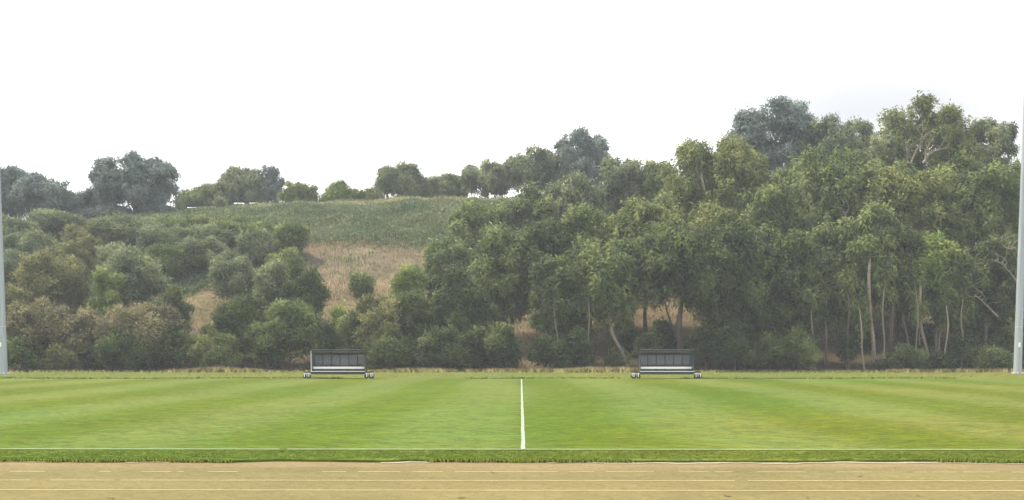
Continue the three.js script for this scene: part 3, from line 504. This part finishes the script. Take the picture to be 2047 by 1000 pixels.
tree('front tree with reddish brown trunk just right of the pale trunk', 1788, 107, 440, 116, { sz: 2.2, by: 660, pal: 'dark', lobes: 10, r: 0.22, bark: 'brown', gap: 0.44, stems: [[1776, 748], [1780, 690], [1786, 600], [1792, 500]] });
tree('front tree with thin grey leaning trunk right of the reddish trunk', 1812, 107.5, 470, 94, { sz: 1.6, by: 660, pal: 'olive', lobes: 8, r: 0.12, bark: 'grey', gap: 0.44, stems: [[1822, 748], [1818, 690], [1804, 620], [1796, 560]] });
tree('front tree with pale crooked trunk bending left, rightmost pale trunk', 1858, 107, 460, 120, { sz: 2.4, by: 650, pal: 'fresh', lobes: 11, r: 0.15, bark: 'pale', gap: 0.42, stems: [[1862, 748], [1854, 700], [1842, 650], [1840, 570], [1842, 500]],
  bare: [{ p: [[1840, 690], [1838, 670], [1846, 640]], r: 0.06, bark: 'pale', z: 0.4 }] });
tree('front tree with several short grey stems right of the crooked trunk', 1904, 106, 500, 106, { by: 690, pal: 'dark', lobes: 9, r: 0.12, bark: 'grey', stems: [[1874, 748], [1872, 690], [1876, 640], [1890, 600]],
  bare: [{ p: [[1878, 700], [1880, 665], [1894, 645]], r: 0.08, bark: 'grey', z: 0.5 }] });
tree('front tree with bare arching branches left of the right pole', 1975, 107.5, 470, 136, { by: 690, pal: 'dark', lobes: 12, r: 0.2, bark: 'grey', gap: 0.44,
  bare: [{ p: [[2034, 562], [2016, 540], [2000, 524], [1982, 518]], r: 0.07, z: 3.2 }, { p: [[1996, 632], [1972, 610], [1954, 592], [1930, 594]], r: 0.08, z: 3.2 }, { p: [[2032, 494], [2018, 496], [2010, 494]], r: 0.05, z: 3.2 }] });
const slim = [
  [1112, 104.8, 530, 44, 'grey', [[1112, 748], [1116, 690], [1108, 620], [1112, 560]], 'slim grey stemmed tree right of the halfway line end'],
  [1176, 105, 520, 46, 'grey', [[1182, 748], [1176, 690], [1178, 630], [1172, 560]], 'slim grey stemmed tree left of the left leaning trunk'],
  [1626, 104.8, 510, 48, 'grey', [[1622, 748], [1626, 690], [1622, 620], [1630, 550]], 'slim grey stemmed tree at the left side of the gap near the pale trunk'],
  [1696, 105, 520, 44, 'brown', [[1700, 748], [1694, 690], [1698, 620], [1692, 560]], 'slim brown stemmed tree close to the left of the pale trunk'],
  [1722, 104.8, 560, 36, 'pale', [[1730, 748], [1724, 700], [1722, 650], [1716, 600]], 'slim pale sapling standing at the foot of the tall pale trunk'],
  [1768, 104.8, 500, 46, 'grey', [[1762, 748], [1768, 690], [1764, 620], [1772, 540]], 'slim grey stemmed tree between the pale and the reddish trunks'],
  [1834, 105, 520, 44, 'grey', [[1838, 748], [1832, 690], [1836, 630], [1828, 560]], 'slim grey stemmed tree left of the crooked pale trunk'],
  [1890, 104.8, 540, 40, 'pale', [[1886, 748], [1890, 700], [1896, 650], [1890, 590]], 'slim pale stemmed tree among the short grey stems'],
  [1926, 105, 520, 46, 'grey', [[1920, 748], [1926, 690], [1922, 630], [1930, 570]], 'slim grey stemmed tree left of the bare arching branches'],
];
for (const [px, D, ty, w, bk, stems, label] of slim) tree(label, px, D, ty, w, { by: ty + 130, pal: 'green', lobes: 6, r: 0.085, bark: bk, stems, sz: 1.1, gap: 0.46 });
// --- undergrowth of the right wood
const under = [
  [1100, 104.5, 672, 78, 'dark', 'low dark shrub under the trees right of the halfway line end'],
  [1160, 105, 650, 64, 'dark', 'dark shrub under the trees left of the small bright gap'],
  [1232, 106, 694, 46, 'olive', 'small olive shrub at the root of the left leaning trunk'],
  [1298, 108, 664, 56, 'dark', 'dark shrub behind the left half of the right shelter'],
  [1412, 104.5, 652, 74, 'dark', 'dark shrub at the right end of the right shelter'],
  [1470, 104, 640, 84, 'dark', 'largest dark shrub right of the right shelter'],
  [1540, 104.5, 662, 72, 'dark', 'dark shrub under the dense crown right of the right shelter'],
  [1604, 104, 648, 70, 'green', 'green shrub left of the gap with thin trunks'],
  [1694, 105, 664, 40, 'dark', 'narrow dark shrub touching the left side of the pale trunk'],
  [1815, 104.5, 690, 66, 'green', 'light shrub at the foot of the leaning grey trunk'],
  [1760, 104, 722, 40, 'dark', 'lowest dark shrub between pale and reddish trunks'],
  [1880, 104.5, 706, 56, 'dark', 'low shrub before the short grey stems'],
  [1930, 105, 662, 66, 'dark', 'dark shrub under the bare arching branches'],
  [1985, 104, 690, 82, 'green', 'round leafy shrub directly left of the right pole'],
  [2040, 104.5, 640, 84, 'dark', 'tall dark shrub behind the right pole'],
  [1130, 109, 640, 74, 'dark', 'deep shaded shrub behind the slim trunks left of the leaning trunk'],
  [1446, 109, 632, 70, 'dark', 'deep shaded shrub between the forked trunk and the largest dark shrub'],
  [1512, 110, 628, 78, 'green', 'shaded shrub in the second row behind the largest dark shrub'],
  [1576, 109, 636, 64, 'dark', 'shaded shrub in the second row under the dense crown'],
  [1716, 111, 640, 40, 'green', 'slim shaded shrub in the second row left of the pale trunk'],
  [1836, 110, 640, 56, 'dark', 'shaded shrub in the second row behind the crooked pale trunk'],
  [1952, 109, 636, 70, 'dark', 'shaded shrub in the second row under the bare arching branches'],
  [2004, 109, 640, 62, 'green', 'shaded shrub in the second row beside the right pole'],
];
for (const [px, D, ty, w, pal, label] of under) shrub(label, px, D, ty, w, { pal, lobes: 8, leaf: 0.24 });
console.log('leaves', leafTotal);

// green cover of the upper slope: low creeping plants, too many to count
{
  const rng = mulberry(77), N = 130000, pos = new Float32Array(N * 9), col = new Float32Array(N * 9); let n = 0;
  while (n < N) {
    const D = 124 + 38 * rng(), x = (rng() - 0.5) * 0.92 * D - 4; if (x > 22 || D < coverEdge(x) - 0.5 + 3 * (rng() - 0.5) || (D > 155 + 3 * noise3(x * 0.2, 1, 1) && rng() < 0.85)) continue;
    const h = fbm(x * 0.4, 3, D * 0.4, 3), y = ground(x, -D) + Math.max(0, h - 0.28) * 1.9 * (1 - 0.85 * smooth(150, 158, D)) * rng(), a = rng() * 6.28, t = 0.25 + 0.9 * rng(), L = 0.34 * (0.6 + 0.8 * rng()), W = L * 0.45, i = n * 9;
    const dx = Math.cos(a), dz = Math.sin(a); pos.set([x - dz * W / 2, y, -D + dx * W / 2, x + dz * W / 2, y + (rng() - 0.5) * 0.1, -D - dx * W / 2, x + dx * L * Math.cos(t), y + L * Math.sin(t), -D + dz * L * Math.cos(t)], i);
    const k = clamp(fbm(x * 0.22 + 8, 6, D * 0.22, 3) * 1.5 - 0.3 + 0.3 * (rng() - 0.5)), c = [lerp(0.07, 0.165, k), lerp(0.115, 0.195, k), lerp(0.058, 0.10, k)]; for (let e = 0; e < 3; e++) col.set(c, i + e * 3);
    n++;
  }
  const g = new THREE.BufferGeometry(); g.setAttribute('position', new THREE.BufferAttribute(pos, 3)); g.setAttribute('color', new THREE.BufferAttribute(col, 3)); g.computeVertexNormals();
  const m = part('undergrowth', g, mLeaf, scene); m.userData = { kind: 'stuff', label: 'low green creeping cover on the upper slope under the ridge', category: 'undergrowth' };
}

// ------------------------------------------------------------------ light poles
const mSteel = new THREE.MeshStandardMaterial({ color: new THREE.Color().setRGB(0.33, 0.37, 0.40), map: tSteel, metalness: 0.25, roughness: 0.55 });
const mPlate = new THREE.MeshStandardMaterial({ color: new THREE.Color().setRGB(0.72, 0.74, 0.75), roughness: 0.4, metalness: 0.3 });
function pole(label, px, D) {
  const b = at(px, 700, D), t = thing('light_pole', label, 'pole', b.x, -0.03, -D, 0, 'steel poles at the ends of the tree line');
  const g = new THREE.CylinderGeometry(0.12, 0.31, 30, 16, 12, false); g.translate(0, 15, 0); part('shaft', g, mSteel, t);
  const f = new THREE.CylinderGeometry(0.46, 0.46, 0.05, 20); f.translate(0, 0.055, 0); part('base_plate', f, mSteel, t);
  for (let i = 0; i < 8; i++) { const n = new THREE.CylinderGeometry(0.028, 0.028, 0.11, 6); n.translate(0.4 * Math.cos(i * 0.785 + 0.3), 0.13, 0.4 * Math.sin(i * 0.785 + 0.3)); part('bolt', n, mPlate, t); }
  const c = new THREE.BoxGeometry(0.16, 0.34, 0.03); c.translate(-0.04, 2.25, 0.298); part('cover_plate', c, mPlate, t);
  const k = new THREE.TorusGeometry(0.278, 0.012, 6, 20); k.rotateX(Math.PI / 2); k.translate(0, 3.6, 0); part('strap', k, mPlate, t);
}
pole('tall pale grey steel pole at the left photo edge beside the shrubs', 5, 90);
pole('tall pale grey steel pole at the right photo edge before the wood', 2036, 92);

// ------------------------------------------------------------------ team shelters
const mDark = new THREE.MeshStandardMaterial({ color: new THREE.Color().setRGB(0.028, 0.032, 0.036), roughness: 0.5, metalness: 0.2 });
const mAlu = new THREE.MeshStandardMaterial({ color: new THREE.Color().setRGB(0.72, 0.73, 0.74), roughness: 0.45, metalness: 0.25 });
const mWhite = new THREE.MeshStandardMaterial({ color: new THREE.Color().setRGB(0.78, 0.78, 0.77), roughness: 0.5 });
const mGrey = new THREE.MeshStandardMaterial({ color: new THREE.Color().setRGB(0.16, 0.18, 0.17), roughness: 0.6 });
const mTyre = new THREE.MeshStandardMaterial({ color: new THREE.Color().setRGB(0.03, 0.03, 0.03), roughness: 0.9 });
const mPoly = new THREE.MeshPhysicalMaterial({ color: new THREE.Color().setRGB(0.36, 0.39, 0.42), transmission: 0.96, roughness: 0.25, thickness: 0 });
const mPane = new THREE.MeshPhysicalMaterial({ color: new THREE.Color().setRGB(0.42, 0.46, 0.52), transmission: 0.91, roughness: 0.3, thickness: 0 });
const bar = (w, h, d, x, y, z) => { const g = new THREE.BoxGeometry(w, h, d); g.translate(x, y, z); return g; };
function shelter(label) {
  const t = thing('team_shelter', label, 'shelter', 0, 0, 0, 0, 'portable team shelters on the far side of the field'), W = 3.52, N = 6, zb = -0.55, zf = 0.45;
  // wheeled base
  part('base_beam', bar(W, 0.17, 0.08, 0, 0.36, zf - 0.05), mDark, t); part('base_beam', bar(W, 0.17, 0.08, 0, 0.36, zb + 0.05), mDark, t);
  for (const s of [-1, 1]) { part('outrigger', bar(0.52, 0.07, 0.08, s * (W / 2 + 0.2), 0.42, zf - 0.05), mDark, t); part('outrigger', bar(0.52, 0.07, 0.08, s * (W / 2 + 0.2), 0.42, zb + 0.05), mDark, t); part('cross_beam', bar(0.09, 0.12, zf - zb - 0.18, s * (W / 2 - 0.05), 0.35, (zf + zb) / 2), mDark, t); }
  part('floor', bar(W - 0.22, 0.03, zf - zb - 0.2, 0, 0.46, (zf + zb) / 2), mDark, t);
  part('front_rail', bar(W, 0.035, 0.05, 0, 0.47, zf + 0.02), mAlu, t);
  for (const s of [-1, 1]) for (const z of [zf - 0.05, zb + 0.05]) for (const o of z > 0 ? [0.12, 0.4] : [0.4]) {
    const w = new THREE.Group(); w.name = 'wheel'; w.position.set(s * (W / 2 + o - 0.02), 0.145, z + 0.09); w.rotation.y = s * 0.5; t.add(w);
    part('tyre', new THREE.TorusGeometry(0.115, 0.03, 8, 20), mTyre, w); const r = new THREE.CylinderGeometry(0.095, 0.095, 0.035, 18); r.rotateX(Math.PI / 2); part('rim', r, mTyre, w);
    part('fork', mergeGeometries([bar(0.055, 0.24, 0.02, 0, 0.09, 0.055), bar(0.055, 0.24, 0.02, 0, 0.09, -0.055), bar(0.055, 0.02, 0.13, 0, 0.215, 0)]), mAlu, w);
  }
  // frame: uprights at the back, front corner posts, rails
  for (let i = 0; i <= N; i++) part('upright', bar(i % N ? 0.05 : 0.06, 1.14, 0.05, -W / 2 + 0.04 + (W - 0.08) * i / N, 1.015, zb), mDark, t);
  for (const s of [-1, 1]) {
    part('corner_post', bar(0.035, 1.36, 0.04, s * (W / 2 - 0.02), 1.14, zf - 0.02), s < 0 ? mAlu : mDark, t);
    part('side_panel', bar(0.012, 1.1, zf - zb - 0.12, s * (W / 2 - 0.03), 1.05, (zf + zb) / 2), mPoly, t);
  }
  part('back_rail', bar(W - 0.004, 0.15, 0.06, 0, 1.62, zb - 0.002), mDark, t);
  part('front_top_rail', bar(W - 0.06, 0.05, 0.05, -0.04, 1.845, zf + 0.01), mDark, t);
  for (let i = 0; i <= N; i += 2) { const g = limb([V(0, 1.70, zb), V(0, 1.80, (zb + zf) / 2 - 0.1), V(0, 1.84, zf)], 0.02, 0.02, 6); g.translate(-W / 2 + 0.04 + (W - 0.08) * i / N, 0, 0); part('roof_rib', g, mDark, t); }
  // curved clear roof with thickness
  const roof = new THREE.Shape([[zb - 0.06, 1.708], [zb + 0.2, 1.772], [zb + 0.5, 1.83], [zf + 0.06, 1.876], [zf + 0.06, 1.888], [zb + 0.5, 1.842], [zb + 0.2, 1.784], [zb - 0.06, 1.72]].map(([a, b]) => new THREE.Vector2(a, b)));
  const rg = new THREE.ExtrudeGeometry(roof, { depth: W, bevelEnabled: false }); rg.rotateY(-Math.PI / 2); rg.translate(W / 2, 0, 0); part('roof', rg, mPoly, t);
  part('roof_trim', bar(W, 0.022, 0.03, 0, 1.895, zf + 0.07), mGrey, t);
  // clear back panels, low and high
  for (let i = 0; i < N; i++) {
    const x = -W / 2 + 0.04 + (W - 0.08) * (i + 0.5) / N, w = (W - 0.08) / N - 0.05;
    part('back_panel', bar(w, 0.62, 0.01, x, 1.22, zb), mPane, t); part('lower_panel', bar(w, 0.26, 0.01, x, 0.62, zb), mPane, t);
  }
  part('mid_rail', bar(W - 0.1, 0.05, 0.03, 0, 0.86, zb + 0.045), mDark, t);
  // bench
  part('seat', mergeGeometries([bar(W - 0.16, 0.035, 0.30, 0, 0.75, zb + 0.38), bar(W - 0.16, 0.13, 0.03, 0, 0.70, zb + 0.545)]), mWhite, t);
  for (let i = 0; i <= 3; i++) part('seat_bracket', bar(0.05, 0.24, 0.22, -W / 2 + 0.2 + (W - 0.4) * i / 3, 0.6, zb + 0.32), mDark, t);
  return t;
}
const sh0 = shelter('wheeled team shelter with white bench, left of the halfway line');
const sh1 = sh0.clone(); sh1.traverse((m) => { if (m.name === 'corner_post') m.material = mDark; }); sh1.name = numbered('team_shelter'); scene.add(sh1);
sh1.userData = { ...sh0.userData, label: 'wheeled team shelter with white bench, right of the halfway line' };
sh0.scale.setScalar(0.97); sh1.scale.setScalar(0.97); sh0.position.copy(at(677.5, 756, 76.3)).setY(0); sh1.position.copy(at(1331.5, 756, 76.3)).setY(0); sh1.rotation.y = 0.03;

// ------------------------------------------------------------------ parked cars and a board on the ridge
{
  const mCar = new THREE.MeshPhysicalMaterial({ color: new THREE.Color().setRGB(0.78, 0.79, 0.8), roughness: 0.35, clearcoat: 0.8, clearcoatRoughness: 0.1 });
  const mGlass = new THREE.MeshPhysicalMaterial({ color: new THREE.Color().setRGB(0.03, 0.035, 0.04), roughness: 0.08 });
  const side = (p, d, b) => { const g = new THREE.ExtrudeGeometry(new THREE.Shape(p.map(([x, y]) => new THREE.Vector2(x, y))), { depth: d - 2 * b, bevelEnabled: true, bevelSize: b, bevelThickness: b, bevelSegments: 3 }); g.translate(0, 0, -d / 2 + b); return g; };
  const t = thing('parked_car', 'white car roof like an arch behind the ridge, nearest the big gum tree', 'car', 0, 0, 0, 0, 'cars parked behind the ridge');
  part('body', side([[-2.1, 0.35], [2.1, 0.35], [2.15, 0.62], [1.95, 0.82], [1.0, 0.95], [-1.9, 0.98], [-2.12, 0.75]], 1.75, 0.1), mCar, t);
  part('roof', side([[0.95, 0.95], [0.25, 1.42], [-1.2, 1.44], [-1.85, 0.98]], 1.5, 0.1), mCar, t);
  const ws = new THREE.PlaneGeometry(1.3, 0.66); ws.rotateY(Math.PI / 2); ws.rotateZ(0.98); ws.translate(0.75, 1.24, 0); part('windscreen', ws, mGlass, t);
  for (const s of [-1, 1]) { const g = new THREE.ShapeGeometry(new THREE.Shape([[0.75, 1.02], [0.22, 1.37], [-1.15, 1.39], [-1.6, 1.04]].map(([x, y]) => new THREE.Vector2(x, y)))); g.translate(0, 0, s * 0.755); part('side_window', g, mGlass, t); }
  for (const x of [-1.3, 1.3]) for (const z of [-0.82, 0.82]) { const g = new THREE.CylinderGeometry(0.32, 0.32, 0.2, 18); g.rotateX(Math.PI / 2); g.translate(x, 0.32, z); part('wheel', g, mTyre, t); }
  for (const z of [-0.6, 0.6]) part('headlight', bar(0.06, 0.13, 0.32, 2.2, 0.7, z), mPlate, t);
  const spots = [[385, 413, 174, -1.45, null], [478, 408, 174, -1.5, 'white car showing behind the ridge under the broad bluish tree'], [508, 406.5, 174.5, -1.75, 'white car showing behind the ridge at the right side of the broad bluish tree']];
  spots.forEach(([px, py, D, turn, label], i) => { const c = i ? t.clone() : t; if (i) { c.name = numbered('parked_car'); c.userData = { ...t.userData, label }; scene.add(c); } const p = at(px, py, D); c.position.set(p.x, ground(p.x, -D), -D); c.rotation.y = turn; });
  const p = at(783, 394, 160), b = thing('sign_board', 'small tilted white board on the ridge below the dense domed tree', 'board', p.x, ground(p.x, -160), -160);
  const g = bar(0.34, 0.5, 0.03, 0, 0.62, 0); g.rotateZ(0.4); part('board', g, mWhite, b); const q = new THREE.CylinderGeometry(0.03, 0.03, 0.7, 8); q.rotateZ(0.25); q.translate(-0.12, 0.32, -0.035); part('post', q, BARK.grey, b);
}

// ------------------------------------------------------------------ dead leaves on the track
{
  const s = new THREE.Shape(); s.moveTo(0, -0.05); s.quadraticCurveTo(0.03, -0.01, 0.004, 0.06); s.quadraticCurveTo(-0.028, 0.0, 0, -0.05);
  const g = new THREE.ExtrudeGeometry(s, { depth: 0.002, bevelEnabled: false, curveSegments: 5 }), p = g.attributes.position; for (let i = 0; i < p.count; i++) p.setZ(i, p.getZ(i) + 9 * p.getX(i) ** 2 + 3 * p.getY(i) ** 2); g.rotateX(-Math.PI / 2); g.computeVertexNormals();
  const m = new THREE.MeshStandardMaterial({ color: new THREE.Color().setRGB(0.07, 0.05, 0.03), roughness: 0.9 }), rng = mulberry(5);
  const proto = new THREE.Mesh(g, m); proto.castShadow = true;
  for (const [px, py] of [[219, 991], [226, 992], [212, 998], [322, 996], [923, 990], [1790, 931], [1455, 986], [1836, 985], [1615, 989], [1720, 947], [30, 998], [985, 940]]) {
    const D = 4200 / (py - 702), q = at(px, py, D), c = proto.clone(); c.name = numbered('fallen_leaf'); c.position.set(q.x, -0.045, -D); c.rotation.set(0.2 * rng(), rng() * 6.28, 0.2 * rng()); c.scale.setScalar(0.6 + 0.6 * rng());
    tag(c, 'small dark dead leaf lying on the tan running track', 'leaf', 'dead leaves on the running track'); scene.add(c);
  }
}
renderer.render(scene, camera);
